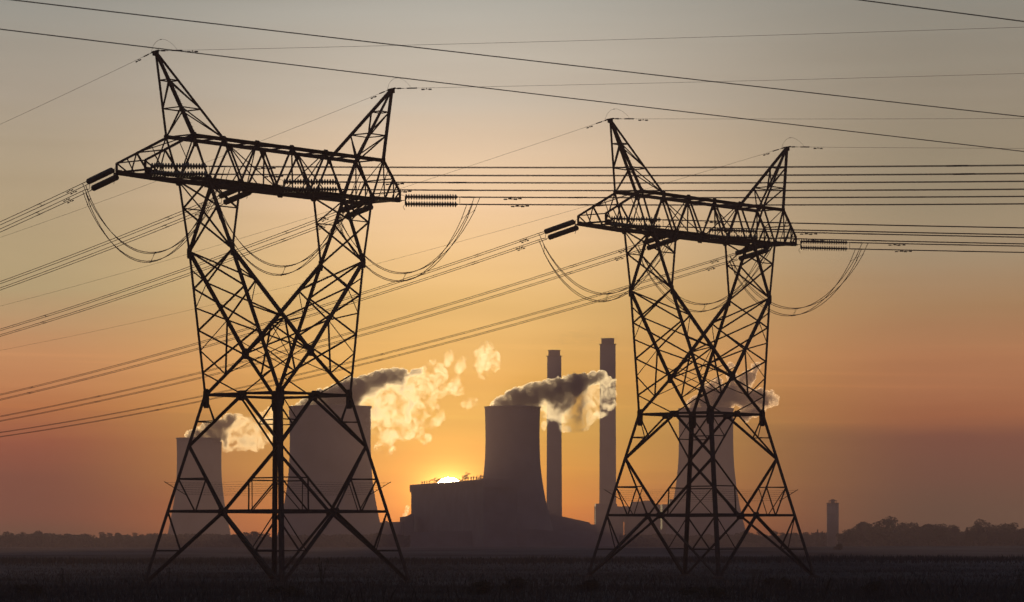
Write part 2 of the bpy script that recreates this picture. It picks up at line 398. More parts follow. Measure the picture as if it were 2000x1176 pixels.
    for i in range(len(tops)-1):
        s = 1 if i % 2 else -1
        ang(mb, top(tops[i], s), top(tops[i+1], -s), .12)
    for u in tops: ang(mb, top(u, -1), top(u, 1), .12)
    for i in range(len(bots)-1):
        s = 1 if i % 2 else -1
        ang(mb, bot(bots[i], s), bot(bots[i+1], -s), .11); ang(mb, bot(bots[i], -s), bot(bots[i+1], s), .09)
    for u in bots: ang(mb, bot(u, -1), bot(u, 1), .12)
    for u in (-1.95, 1.95): ang(mb, bot(u, -1), top(u*2, 1), .09); ang(mb, bot(u, 1), top(u*2, -1), .09)
    # hanger frame for the middle phase
    for s in (-1, 1):
        ang(mb, bot(-2.3, s), bot(-2.3, s)+Vector((.75, -s*.0, -.3)), .12); ang(mb, bot(-.8, s), bot(-.8, s)+Vector((-.75, 0, -.3)), .12)
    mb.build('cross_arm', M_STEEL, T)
    for su, ut in ((-1, P['ut']), (1, P['utR'])):
        mb = MB(); e = {}
        for s in (-1, 1):
            n = Vector((0, -s, 0)); tt = V(su*ut, s*P['vtip'], P['Htt']); tb = V(su*ut, s*P['vtip'], P['Htb']-.1)
            to = top(su*P['U2'], s); bo = bot(su*P['U2b'], s); m_ = lerp(to, tt, .6)
            b1 = lerp(tb, bo, .22); b2 = lerp(tb, bo, .55)
            ang(mb, to, m_, .17, n); ang(mb, m_, tt, .15, n); ang(mb, tt, tb, .14, n); ang(mb, tb, bo, .3, n)
            for p, q, w in ((tt, b1, .09), (b1, m_, .13), (m_, b2, .12), (b2, to, .13), (lerp(tt, m_, .5), lerp(tb, b2, .55), .07), (lerp(tb, bo, .78), lerp(m_, to, .5), .08)): ang(mb, p, q, w, n)
            gusset(mb, tb+n*.03+Vector((-su*.3, 0, .05)), n, .7, .4)
            mb.bar(tb+Vector((-su*.1, 0, -.12)), bo+Vector((0, 0, -.16)), .14, .06)
            e[s] = (tt, tb, m_, b1, b2, to, bo)
        for i, w in ((0, .10), (1, .16), (2, .10), (3, .08), (4, .08)): ang(mb, e[-1][i], e[1][i], w)
        for i, j in ((1, 4), (4, 6), (2, 5)): ang(mb, e[-1][i], e[1][j], .08)
        mb.build('cross_arm_tip', M_STEEL, T)
    # earth-wire peaks
    for su, ua in ((-1, P['ua']), (1, P['uaR'])):
        mb = MB(); apx = V(su*ua, 0, P['Ha']); fe = {}
        for s in (-1, 1):
            fe[('o', s)] = top(su*P['U2'], s); fe[('i', s)] = top(su*P['U1'], s)
        ring = [('o', -1), ('o', 1), ('i', 1), ('i', -1)]
        for k in ring: ang(mb, fe[k], apx+(fe[k]-apx)*.012, .20 if k in (('o', 1), ('i', -1)) else .13, (1, 0, 0))
        PT = lambda k, t: lerp(apx, fe[k], t)
        for t in (.335, .665):
            for i in range(4): ang(mb, PT(ring[i], t), PT(ring[(i+1) % 4], t), .09)
        for t0, t1 in ((.335, .665), (.665, 1.0)):
            for s in (-1, 1):
                ang(mb, PT(('i', s), t0), PT(('o', s), t1), .11) if s < 0 else ang(mb, PT(('o', s), t0), PT(('i', s), t1), .11)
            ang(mb, PT(('o', 1), t0), PT(('o', -1), t1), .10); ang(mb, PT(('i', -1), t0), PT(('i', 1), t1), .10)
        mb.box(apx+Vector((0, 0, -.16)), .34, .34, .34)
        mb.bar(apx+Vector((-.16, -.5, .02)), apx+Vector((.16, .5, .02)), .1, .08)
        pk = mb.build('earth_wire_peak', M_STEEL, T)
        k = ('o', 1)
        for j in range(20):
            sb = MB(); p = PT(k, .08+j*.046); d = Vector((-su*.22, -.10, .05)); sb.tube([p, p+d], .012, 5); sb.build('step_bolt', M_STEEL, pk)
    # step bolts up one leg and one chord
    mb = MB()
    for j in range(34):
        w = 3.0+j*.34
        if w > P['Hw']-.4: break
        mb = MB(); p = leg(-1, 1, w); mb.tube([p, p+Vector((-.24 if j % 2 else -.02, -.24 if not j % 2 else -.02, 0))], .014, 5); mb.build('step_bolt', M_STEEL, T)
    for j in range(26):
        mb = MB(); p = lerp(crV[-1], knee(1, -1), j/26+.02); mb.tube([p, p+Vector((-.22, .06, .16))], .013, 5); mb.build('step_bolt', M_STEEL, T)
    # anti-climbing guard: outrigger bars and barbed wire strands
    g = MB(); rods = {}
    for su, sv in CORN:
        p0 = leg(su, sv, 6.85); p1 = leg(su, sv, 7.9); out = Vector((su, -sv, 0)).normalized()
        a_ = p0-out*1.0; b_ = p1+out*1.05; g.bar(a_, b_, .055, .055); rods[(su, sv)] = (a_, b_)
    gg = g.build('anti_climb_guard', M_STEEL, T)
    wv = MB()
    for k in range(6):
        t = .08+k*.17
        for i in range(4):
            a_ = lerp(*rods[CORN[i]], t); b_ = lerp(*rods[CORN[(i+1) % 4]], t); n = 14
            pts = [lerp(a_, b_, j/n)+Vector((0, 0, -.05*4*(j/n)*(1-j/n)+random.uniform(-.02, .02))) for j in range(n+1)]
            wv.tube(pts, .006, 3)
            for j in range(30):
                p = lerp(a_, b_, (j+.5)/30)+Vector((0, 0, -.2*((j+.5)/30)*(1-(j+.5)/30))); d = Vector((random.uniform(-1, 1), random.uniform(-1, 1), random.uniform(-1, 1)))*.05; wv.tube([p-d, p+d], .005, 3)
    wv.build('barbed_wire', M_STEEL, gg)
    return T
tow = make_tower()
for i, (t, lab) in enumerate((('A', 'taller nearer steel lattice pylon on the left, in front of the widest cooling tower'),
                              ('B', 'smaller farther steel lattice pylon on the right, beside the two tall chimneys'))):
    o = tow if i == 0 else copy_tree(tow)
    o.location = TOW[t][0]; o.rotation_euler = (0, 0, TOW[t][1])
    tag(o, lab, 'pylon', 'lattice pylons carrying the power line')

# ------------------------------------------------------------------ insulators, conductors, jumpers, earth wires
PIT = .216
disc = [(.05, 0), (.205, .01), (.24, .032), (.21, .06), (.12, .085), (.09, .105), (.08, .19), (.05, PIT)]
ND = 20; SL = ND*PIT
mbI = MB()
for k in range(ND): mbI.lathe([(r, z+k*PIT) for r, z in disc], 16)
ME_STR = mbI.mesh('insulator_string', M_GLASS, True)
def orient(o, p, d):
    o.location = p; o.rotation_mode = 'QUATERNION'; o.rotation_quaternion = d.to_track_quat('Z', 'Y')
def bez(p, q, n): return [lerp(p, q, i/n) for i in range(n+1)]
PH = {1: -P['ut'], 2: (-P['ut']+P['utR'])/2, 3: P['utR']}
PNAME = {1: 'left arm tip', 2: 'arm middle', 3: 'right arm tip'}
TNAME = {'A': 'taller left pylon', 'B': 'smaller right pylon'}
THL = {'A': 59.0, 'B': 56.0}; THR = {'A': 13.0, 'B': 11.0}
# photo row where each bundle leaves the frame
EDGE_L = {('A', 1): 443.5, ('A', 2): 558.5, ('A', 3): 650, ('B', 1): 776, ('B', 2): 818, ('B', 3): 849}
EDGE_R = {('A', 1): 331, ('A', 2): 362, ('A', 3): 391, ('B', 1): 452, ('B', 2): 470, ('B', 3): 487}
EW_L = {('A', 1): 243, ('A', 2): 464, ('B', 1): 598, ('B', 2): 684.5}
EW_R = {('A', 1): 53, ('A', 2): 143.5, ('B', 1): 231.5, ('B', 2): 290}
def hdir(t, side):
    a = R(THL[t] if side == 'L' else THR[t])
    return Vector((-math.cos(a), math.sin(a), 0)) if side == 'L' else Vector((math.cos(a), -math.sin(a), 0))
def solve(p, d, xe, ye, curv):
    "slope at p so that the sagging wire leaves the photo at (xe, ye)"
    k = (xe-CX)/F; s = (k*p.y-p.x)/(d.x-k*d.y); Y = p.y+d.y*s; z = CH+(CY-ye)*Y/F
    return s, (z-p.z-curv*s*s)/s
class Run:
    def __init__(r, p, d, a, c): r.p, r.d, r.a, r.c = p, d, a, c
    def pt(r, s, off=0.0, dz=0.0):
        q = r.d.cross(Vector((0, 0, 1))); return r.p+r.d*s+q*off+Vector((0, 0, r.a*s+r.c*s*s+dz))
    def dir(r, s): return (r.pt(s+.1)-r.pt(s)).normalized()
OFFS = [(-.27, .29), (.27, .29), (-.27, -.29), (.27, -.29)]
ends = {}
for t in 'AB':
    for ph in (1, 2, 3):
        for side in 'LR':
            sv = -1 if side == 'L' else 1
            p = toW(t, (PH[ph], sv*P['vtip'], P['Htb']-(.08 if ph != 2 else .05)))
            d = hdir(t, side); curv = .00026 if side == 'L' else .00014
            xe = 0 if side == 'L' else 2000; ye = (EDGE_L if side == 'L' else EDGE_R)[(t, ph)]
            s_e, a = solve(p, d, xe, ye, curv); run = Run(p, d, a, curv)
            wd = 'leading down leftward' if side == 'L' else 'leading right'
            # strain set: link, two yokes, two disc strings, arcing horn
            hw = empty('insulator_set', p)
            tag(hw, 'double insulator string at %s of %s, %s' % (PNAME[ph], TNAME[t], wd), 'insulator', 'strain insulator sets on the cross-arms')
            hw.matrix_world = Matrix.Translation(p); inv = lambda q: q-p
            S0, S1 = .55, .55+SL
            mb = MB(); mb.tube([inv(run.pt(0)), inv(run.pt(.18))], .035); 
            for off in (-.1, .1): mb.tube([inv(run.pt(.15)), inv(run.pt(.28, off)), inv(run.pt(.42))], .022)
            mb.bar(inv(run.pt(.46, 0, -.36)), inv(run.pt(.46, 0, .36)), .07, .1); mb.tube([inv(run.pt(.46, 0, .3)), inv(run.pt(.30, .0, .42)), inv(run.pt(.1, .05, .44))], .015)
            mb.tube([inv(run.pt(.46, 0, -.3)), inv(run.pt(.25, -.05, -.5)), inv(run.pt(.4, -.05, -.78))], .02)
            mb.build('yoke_plate', M_FIT, hw)
            lat = .0 if side == 'R' else .20; vz = .29 if side == 'R' else .24
            for dz, of in ((vz, -lat), (-vz, lat)):
                q0 = run.pt(S0-.05, of, dz); q1 = run.pt(S1, of, dz); s_ = link('insulator_string', ME_STR, hw)
                orient(s_, inv(q0), (q1-q0).normalized())
            mb = MB(); mb.tube([inv(run.pt(S1+.12, 0, -.3)), inv(run.pt(S1+.12, 0, .3))], .018)
            for of in (-.27, .27):
                for dz in (-.29, .29):
                    mb.tube([inv(run.pt(S1, of*.4, dz)), inv(run.pt(S1+.35, of, dz))], .03); mb.tube([inv(run.pt(S1+.35, of, dz)), inv(run.pt(S1+1.35, of, dz))], .032)
            mb.build('yoke_plate', M_FIT, hw)
            # quad bundle
            cb = empty('conductor_bundle', run.pt(S1+.3)); base = run.pt(S1+.3); inv2 = lambda q: q-base
            tag(cb, 'four-wire bundle from %s of %s, %s' % (PNAME[ph], TNAME[t], wd), 'power line', 'conductor bundles of the power line')
            L = s_e*1.12 if side == 'R' else s_e*1.25
            n = 44
            for of, dz in OFFS:
                mb = MB(); mb.tube([inv2(run.pt(S1+.3+(L-S1)*i/n, of, dz)) for i in range(n+1)], .027, 5); mb.build('conductor', M_WIRE, cb)
            s = {('A', 'L'): 14.0, ('B', 'L'): 15.5, ('A', 'R'): 13.5, ('B', 'R'): 14.0}[(t, side)]+ph*.4
            k = 0
            while s < L-3:
                o_ = .28
                for (a_, b_, s2) in ((0, 1, 0), (2, 3, .5)):
                    mb = MB()
                    pa = run.pt(s+s2-o_, OFFS[a_][0], OFFS[a_][1]); pb = run.pt(s+s2+o_, OFFS[b_][0], OFFS[b_][1])
                    mb.tube([inv2(pa), inv2(pb)], .02, 4)
                    for j, ss in ((a_, -o_), (b_, o_)):
                        mb.tube([inv2(run.pt(s+s2+ss-.5, *OFFS[j])), inv2(run.pt(s+s2+ss+.5, *OFFS[j]))], .036, 5)
                    mb.build('spacer', M_FIT, cb)
                s += 43+3*ph
            # vibration dampers hang under each wire near the clamp
            for j, (of, dz) in enumerate(OFFS):
                s = 8.1+.5*(j % 2)+(.6 if dz < 0 else 0)+(0 if side == 'L' else 1.0)
                mb = MB(); c = run.pt(s, of, dz)-Vector((0, 0, .13)); dd = run.dir(s)
                mb.tube([inv2(c-dd*.55), inv2(c-dd*.28)], .05, 6); mb.tube([inv2(c+dd*.28), inv2(c+dd*.55)], .05, 6)
                mb.tube([inv2(c-dd*.5), inv2(c+dd*.5)], .014, 4); mb.bar(inv2(c), inv2(c+Vector((0, 0, .14))), .05)
                mb.build('vibration_damper', M_FIT, cb)
            ends[(t, ph, side)] = (run, S1)
        # jumper loop under the arm
        rl, s1 = ends[(t, ph, 'L')]; rr, _ = ends[(t, ph, 'R')]
        mid = (rl.pt(6)+rr.pt(6))/2; jb = empty('jumper_loop', mid)
        tag(jb, 'hanging four-wire loop below the %s of %s' % (PNAME[ph], TNAME[t]), 'jumper cable', 'jumper loops under the cross-arms')
        sag = {1: 5.75, 2: 5.9, 3: 5.5}[ph]
        def jpt(k, u, j):
            of, dz = OFFS[j]
            a_ = rl.pt(s1+.75+.65*(0 if of < 0 else 1), of, dz-.05); b_ = rr.pt(s1+.6+.62*(1 if of < 0 else 0)+.62*(dz > 0), -of, dz-.05)
            q = lerp(a_, b_, u); w = 4*u*(1-u); w = w**.86
            q.z -= (sag+(.0 if dz > 0 else .08))*w; return q-mid
        n = 26
        for j in range(4):
            mb = MB(); mb.tube([jpt(0, i/n, j) for i in range(n+1)], .029, 5); mb.build('conductor', M_WIRE, jb)
        for u in (.035, .5, .965):
            mb = MB(); c = [jpt(0, u, j) for j in range(4)]
            mb.tube([c[0], c[3]], .014, 4); mb.tube([c[1], c[2]], .014, 4)
            for q in c: mb.box(q, .09, .09, .09)
            mb.build('spacer', M_FIT, jb)
    for k, u in ((1, -P['ua']), (2, P['uaR'])):
        side_n = 'left' if k == 1 else 'right'
        apx = toW(t, (u, 0, P['Ha']+.03)); runs = {}
        for side in 'LR':
            d = hdir(t, side); xe = 0 if side == 'L' else 2000
            s_e, a = solve(apx, d, xe, (EW_L if side == 'L' else EW_R)[(t, k)], .00017 if side == 'L' else .00010)
            run = Run(apx, d, a, .00017 if side == 'L' else .00010); runs[side] = run
            wb = empty('earth_wire', apx); inv = lambda q: q-apx
            tag(wb, 'thin wire from %s peak of %s, %s' % (side_n, TNAME[t], 'sloping down leftward' if side == 'L' else 'running right'), 'earth wire', 'earth wires along the peaks')
            n = 40; L = s_e*1.2
            mb = MB(); mb.tube([inv(run.pt(.9+L*i/n)) for i in range(n+1)], .0125, 5); mb.build('wire', M_WIRE, wb)
            mb = MB(); mb.tube([inv(run.pt(.1)), inv(run.pt(.45))], .035, 6); mb.tube([inv(run.pt(.45)), inv(run.pt(.75))], .06, 6); mb.tube([inv(run.pt(.75)), inv(run.pt(1.0))], .03, 6); mb.tube([inv(run.pt(1.25)), inv(run.pt(2.1))], .05, 6)
            mb.build('strain_clamp', M_FIT, wb)
            s = 3.1 if side == 'L' else 2.9
            mb = MB(); c = run.pt(s)-Vector((0, 0, .12)); dd = run.dir(s)
            mb.tube([inv(c-dd*.42), inv(c-dd*.18)], .055, 6); mb.tube([inv(c+dd*.18), inv(c+dd*.42)], .055, 6); mb.tube([inv(c-dd*.4), inv(c+dd*.4)], .014, 4); mb.bar(inv(c), inv(c+Vector((0, 0, .13))), .05)
            mb.build('vibration_damper', M_FIT, wb)
        mb = MB(); a_ = runs['L'].pt(.8); b_ = runs['R'].pt(1.7 if k == 1 else 1.6); pts = []
        for i in range(17):
            x = i/16; q = lerp(a_, b_, x); hh = math.sin(math.pi*x**.75)**.75 if 0 < x < 1 else 0
            q.z += .95*hh; pts.append(q-apx)
        mb.tube(pts, .011, 4)
        mb.box(pts[6], .07, .07, .07)
        o = mb.build('earth_wire_jumper', M_WIRE); o.location = apx
        tag(o, 'small wire arch over the %s peak of %s' % (side_n, TNAME[t]), 'jumper cable', 'wire arches over the peaks')

# three nearer wires of another line crossing the top of the view
for (xa, ya, Za), (xb, yb, Zb), lab in (((0, -3, 80), (2000, 228, 102.2), 'thick nearer wire crossing the sky just above both pylons, upper of the long pair'),
                                  ((0, 57, 85), (2000, 296, 111.7), 'thick nearer wire crossing the left pylon\'s top peak, lower of the long pair'),
                                  ((1680, 0, 78), (2000, 42, 81.3), 'short visible thick wire cutting the top right corner of the sky')):
    a_, b_ = at(xa, ya, Za), at(xb, yb, Zb); d = b_-a_
    t0, t1 = (-.4, 1.35) if xb-xa > 1000 else (-1.5, 2.5)
    mb = MB(); n = 30; pts = []
    for i in range(n+1):
        u = t0+(t1-t0)*i/n; q = a_+d*u; q.z += .10*((u-.5)**2-.25)*(1 if xb-xa > 1000 else .05); pts.append(q-a_)
    mb.tube(pts, .014, 6); o = mb.build('overhead_wire', M_WIRE); o.location = a_
    tag(o, lab, 'power line', 'nearer overhead wires')

# ------------------------------------------------------------------ power station
def mpx(Y): return Y/F
def cooling_tower(xc, Y, prof, label, lip=None):
    "prof: (photo row, radius in px) from top to bottom"
    k = Y/F; c = Vector(((xc-CX)*k, Y, 0)); T = empty('cooling_tower', c)
    pr = [(r*k, CH+(CY-y)*k) for y, r in prof]; pr = pr[::-1]; rb, zb = pr[0]
    # smooth the profile
    zs = np.array([z for r, z in pr]); rs = np.array([r for r, z in pr]); co = np.polyfit(zs, rs, 4)
    zz = np.linspace(zs[0], zs[-1], 40); rr = np.interp(zz, zs, rs)*.35+np.polyval(co, zz)*.65
    mb = MB(); shell = [(float(r), float(z)) for r, z in zip(rr, zz)]
    inner = [(r-.9, z) for r, z in shell[::-1]]
    mb.lathe(shell+[(shell[-1][0]+.5, shell[-1][1]), (shell[-1][0]+.5, shell[-1][1]+1.0), (shell[-1][0]-.8, shell[-1][1]+1.0)]+inner, 72, caps=False)
    k0 = len(mb.v); 
    mb.build('shell', M_CONC, T, True)
    mb = MB(); r0 = shell[0][0]; z0 = shell[0][1]
    for i in range(36):
        a = 2*math.pi*i/36
        for s in (-1, 1):
            b_ = a+s*math.pi/36; mb.bar((r0*1.05*math.cos(b_), r0*1.05*math.sin(b_), -1), (r0*math.cos(a), r0*math.sin(a), z0+.4), .9)
    mb.build('support_columns', M_CONC, T)
    mb = MB(); mb.lathe([(r0*1.12, -1), (r0*1.12, 1.8), (r0*1.09, 1.8), (r0*1.09, -1)], 60, caps=False); mb.build('basin_wall', M_CONC, T)
    tag(T, label, 'cooling tower', 'cooling towers of the power station'); return T
cooling_tower(389, 2600, [(858, 44), (880, 43.5), (930, 43.8), (985, 50), (1027, 58), (1052, 63)], 'smallest cooling tower, leftmost, behind the left legs of the taller pylon')
cooling_tower(645, 2200, [(797, 80), (860, 79), (918, 81), (950, 84), (983, 90), (1020, 97), (1050, 104)], 'widest cooling tower, seen through the lattice of the taller pylon')
cooling_tower(1001, 2470, [(797, 54), (850, 53), (900, 54), (930, 57), (960, 62), (1000, 70), (1030, 78), (1050, 84)], 'cooling tower right of the setting sun, behind the boiler house roof')
cooling_tower(1379, 2850, [(800, 53.5), (850, 53), (900, 54), (947, 59), (984, 65), (1028, 75), (1050, 81)], 'cooling tower directly behind the smaller right pylon')

def chimney(xc, Y, ytop, wt, wb, capw, label):
    k = Y/F; T = empty('chimney', ((xc-CX)*k, Y, 0)); H = CH+(CY-ytop)*k; r1 = wt*k/2; r0 = wb*k/2; rc = capw*k/2
    mb = MB(); mb.lathe([(r0*1.25, -1), (r0*1.05, 12), (r0, 40), (r1, H-11*k)], 40); mb.build('shaft', M_CONC, T, True)
    mb = MB(); mb.lathe([(rc, H-11.2*k), (rc, H-1), (rc+.25, H-1), (rc+.25, H), (rc-.9, H), (rc-.9, H-9*k)], 40, caps=False); mb.build('flue_top', M_DARKCLAD, T)
    mb = MB(); z = H-11*k; mb.lathe([(r1, z-.4), (r1+.9, z-.4), (r1+.9, z+.0), (r1, z+.0)], 40, caps=False)
    mb.build('service_platform', M_DARKCLAD, T)
    tag(T, label, 'chimney', 'tall chimneys of the power station')
chimney(1082.5, 3000, 684, 27.5, 30, 23, 'shorter left chimney of the tall pair, its foot beside a cooling tower')
chimney(1187, 3000, 661, 30.5, 33, 25, 'taller right chimney of the pair, standing clear near the smaller pylon')

def block(T, name, pts, Y, depth, mat, yaw=0.0, z0=-1.0):
    "solid whose outline is given in photo pixels, depth metres deep"
    k = Y/F; top = [Vector(((x-CX)*k, 0, CH+(CY-y)*k)) for x, y in pts]; org = Vector((T.location.x, T.location.y, 0)); mb = MB()
    base = [Vector((top[-1].x, 0, z0)), Vector((top[0].x, 0, z0))]
    poly = [Vector((p.x, Y, p.z)) for p in top+base]; n = len(poly)
    vs = [p-org for p in poly]+[p-org+Vector((0, depth, 0)) for p in poly]
    mb.add(vs, [tuple(range(n)), tuple(range(2*n-1, n-1, -1))]+[((i+1) % n, i, i+n, (i+1) % n+n) for i in range(n)])
    return mb.build(name, mat, T)
# boiler house: long block turned so that its roof line climbs to the right
Yb = 2520
BH = empty('boiler_house', ((885-CX)*Yb/F, Yb, 0)); org = BH.location.copy()
tag(BH, 'long dark boiler house with the sun setting on its roof', 'building')
def quadbox(mb, a, b_, z0, z1, depth):
    "box between two plan points, its near face along a-b"
    d = (b_-a); d.z = 0; n = Vector((-d.y, d.x, 0)).normalized()*depth
    p = [Vector((q.x, q.y, z)) for z in (z0, z1) for q in (a, b_, b_+n, a+n)]
    mb.add([q-org for q in p], [(3, 2, 1, 0), (4, 5, 6, 7), (0, 1, 5, 4), (1, 2, 6, 5), (2, 3, 7, 6), (3, 0, 4, 7)])
pa = at(802.5, 947, 2620); Hbh = pa.z
def on_roof(x, Y=None):
    "plan point on the front wall under photo column x"
    t = (x-802.5)/(990-802.5)
    # the wall runs nearer toward the right: row 947 at the left end, 934 at x 990
    y = 947-t*14.5; Yd = (Hbh-CH)*F/(CY-y); return Vector(((x-CX)*Yd/F, Yd, Hbh))
mb = MB(); quadbox(mb, on_roof(803), on_roof(944), -1, Hbh-1.2, 25); mb.build('wall', M_CLAD, BH)
mb = MB(); quadbox(mb, on_roof(800), on_roof(946), Hbh-5.8, Hbh, 26); mb.build('parapet', M_CLAD, BH)
for x, w, h in [(824, 2, 2.6), (828.5, 2, 2.6), (833.5, 2, 2.8), (838, 2, 2.6), (853, 2, 2.6), (858, 1.8, 2.8), (862.5, 1.8, 1.8), (898, 2, 2.0), (914, 2.6, 3.4), (920, 2.4, 3.2), (925, 2.4, 3.4), (930.5, 2.4, 3.0), (934, 1.6, 1.6), (940, 4, 1.2)]:
    a_ = on_roof(x); vb_ = MB(); q = a_-org+Vector((0, 6, 0)); r_ = w*.5*a_.y/F*1.25
    vb_.lathe([(r_*.7, -.2), (r_*.7, h*.7*.5), (r_, h*.7*.6), (r_, h*.7), (r_*.3, h*.85)], 10, Matrix.Translation(q)); vb_.build('roof_ventilator', M_DARKCLAD, BH)
def rigging(x, w, hgt, seed):
    random.seed(seed); a_ = on_roof(x)-org+Vector((0, 5, 0)); mb = MB()
    for i in range(7):
        p = a_+Vector((random.uniform(-w, w), random.uniform(-2, 2), 0)); q = p+Vector((random.uniform(-.4, 2.2), 0, random.uniform(.4, 1)*hgt)); mb.tube([p, q], .12, 4)
        mb.tube([q, q+Vector((random.uniform(.5, 2.0), 0, random.uniform(-.6, .8)))], .22, 4)
    mb.build('roof_davit', M_DARKCLAD, BH)
rigging(844, 2.5, 4.0, 3); rigging(850, 1.6, 3.6, 4); rigging(903, 1.2, 4.0, 5); rigging(908, 1.0, 6.5, 6); rigging(933, 1.5, 3.2, 8); rigging(939, 1.5, 3.0, 9)
random.seed(11)
# lower annex and low sheds left of it
AN = empty('turbine_annex', at(770, 1058, 2560)); AN.location.z = 0
block(AN, 'wall', [(781, 1010), (795, 1008), (801.5, 1004), (806, 1004)], 2560, 40, M_CLAD)
block(AN, 'duct', [(782, 1013), (789, 1013)], 2556, 3.8, M_DARKCLAD)
tag(AN, 'stepped annex against the left end of the boiler house with a steam wisp', 'building')
SH = empty('low_shed', at(750, 1058, 2500)); SH.location.z = 0
block(SH, 'wall', [(712, 1024), (730, 1021), (765, 1019.5), (783, 1019)], 2500, 45, M_CLAD)
block(SH, 'roof_vent', [(752, 1017.6), (757, 1017.6)], 2510, 6, M_DARKCLAD, z0=(CY-1024)*2500/F)
tag(SH, 'long low shed between the widest cooling tower and the boiler house', 'building')
# conveyor from the chimney foot down to the right
CV = empty('conveyor_gallery', at(1120, 1058, 2900)); CV.location.z = 0; k = 2900/F; o_ = Vector((CV.location.x, CV.location.y, 0))
mb = MB(); mb.bar(at(1066, 1005, 2900)-o_, at(1152, 1024, 2900)-o_, 4, 3.0); mb.build('gallery', M_DARKCLAD, CV)
for x, y in ((1082, 1009), (1098, 1012.5), (1116, 1016.5), (1134, 1020.5), (1150, 1024)):
    mb = MB(); p = at(x, y, 2900)-o_
    for s in (-1.2, 1.2): mb.bar(Vector((p.x+s, p.y, -1)), Vector((p.x+s*.5, p.y, p.z-1)), .7)
    mb.build('trestle', M_DARKCLAD, CV)
tag(CV, 'sloping conveyor gallery descending from the shorter chimney', 'conveyor')
LOW = empty('plant_shed', at(1120, 1058, 2750)); LOW.location.z = 0
block(LOW, 'wall', [(1056, 1002), (1069, 1002), (1074, 1008), (1100, 1015), (1128, 1021), (1166, 1025)], 2760, 30, M_CLAD)
block(LOW, 'chute', [(1064, 995), (1074, 997)], 2765, 8, M_DARKCLAD)
tag(LOW, 'low sloping plant shed between the two chimneys', 'building')
MILL = empty('mill_building', at(1190, 1058, 2940)); MILL.location.z = 0
block(MILL, 'wall', [(1164, 983.5), (1205, 984), (1206, 989), (1218, 990)], 2940, 40, M_CLAD)
mb = MB(); o_ = Vector((MILL.location.x, MILL.location.y, 0)); 
for x in (1161.2, 1163.6): mb.tube([at(x, 1058, 2936)-o_, at(x, 989, 2936)-o_], .22, 4)
for i in range(9): mb.tube([at(1161.2, 992+i*4, 2936)-o_, at(1164, 994+i*4, 2936)-o_], .2, 4)
mb.tube([at(1160.2, 991, 2936)-o_, at(1164.5, 991, 2936)-o_], .3, 4)
mb.build('ladder_frame', M_DARKCLAD, MILL)
tag(MILL, 'stepped mill building at the foot of the taller chimney', 'building')
B2 = empty('transfer_house', at(1226, 1058, 3000)); B2.location.z = 0
block(B2, 'wall', [(1207, 990.5), (1217, 988.5), (1236, 990)], 3020, 30, M_CLAD, z0=(CY-1012)*3000/F)
block(B2, 'base', [(1206, 1011), (1217, 1011)], 3020, 30, M_CLAD)
tag(B2, 'bridge-like transfer house just right of the mill building', 'building')
B3 = empty('coal_bunker', at(1255, 1058, 2950)); B3.location.z = 0
block(B3, 'wall', [(1222, 991), (1233, 991), (1235, 980), (1255, 979), (1260, 978), (1278, 978), (1278.5, 984), (1283, 984)], 2950, 40, M_CLAD)
tag(B3, 'tall square bunker building left of the right cooling tower', 'building')
B4 = empty('pump_house', at(1300, 1058, 2930)); B4.location.z = 0
block(B4, 'wall', [(1278, 985), (1290, 985.5), (1290.1, 1034), (1293.5, 1034), (1293.6, 985), (1308, 985), (1308.1, 975), (1322, 975)], 2930, 35, M_CLAD)
tag(B4, 'notched building with a light slit touching the right cooling tower', 'building')
# low plant skyline around the feet of the towers
SL_ = empty('switchyard_shed', at(1120, 1058, 2400)); SL_.location.z = 0
block(SL_, 'wall', [(800, 1040), (870, 1038), (960, 1036), (1050, 1034), (1070, 1036), (1150, 1038), (1215, 1042)], 2420, 30, M_CLAD)
tag(SL_, 'long low plant building in front of the boiler house and chimneys', 'building')

# silo on the right
k = 2000/F; SI = empty('storage_silo', ((1626.5-CX)*k, 2000, 0)); H = CH+(CY-984)*k; r_ = 11.6*k
mb = MB(); mb.lathe([(r_, -1), (r_, H)], 28); mb.build('barrel', M_CONC, SI, True)
mb = MB(); mb.lathe([(r_+.35, H), (r_+.35, H+.5), (r_-.3, H+.5), (r_-.3, H)], 28, caps=False)
for x in (-7, -3.5, 0, 3.5, 7): mb.bar((x*k, 0, H), (x*k, 0, H+6*k), .3)
mb.bar((-8*k, 0, H+6*k), (8*k, 0, H+6*k), 2.2, .5); mb.bar((-3.4*k, 0, H+1.6), (3.4*k, 0, H+1.6), 2.4, 2.2); mb.build('head_frame', M_DARKCLAD, SI)
mb = MB()
for i in range(3): mb.lathe([(r_, H*.25*(i+1)), (r_+.14, H*.25*(i+1)), (r_+.14, H*.25*(i+1)+.5), (r_, H*.25*(i+1)+.5)], 28, caps=False)
mb.build('ring_beam', M_CONC, SI)
tag(SI, 'lone round silo with a head frame rising above the right treeline', 'silo')

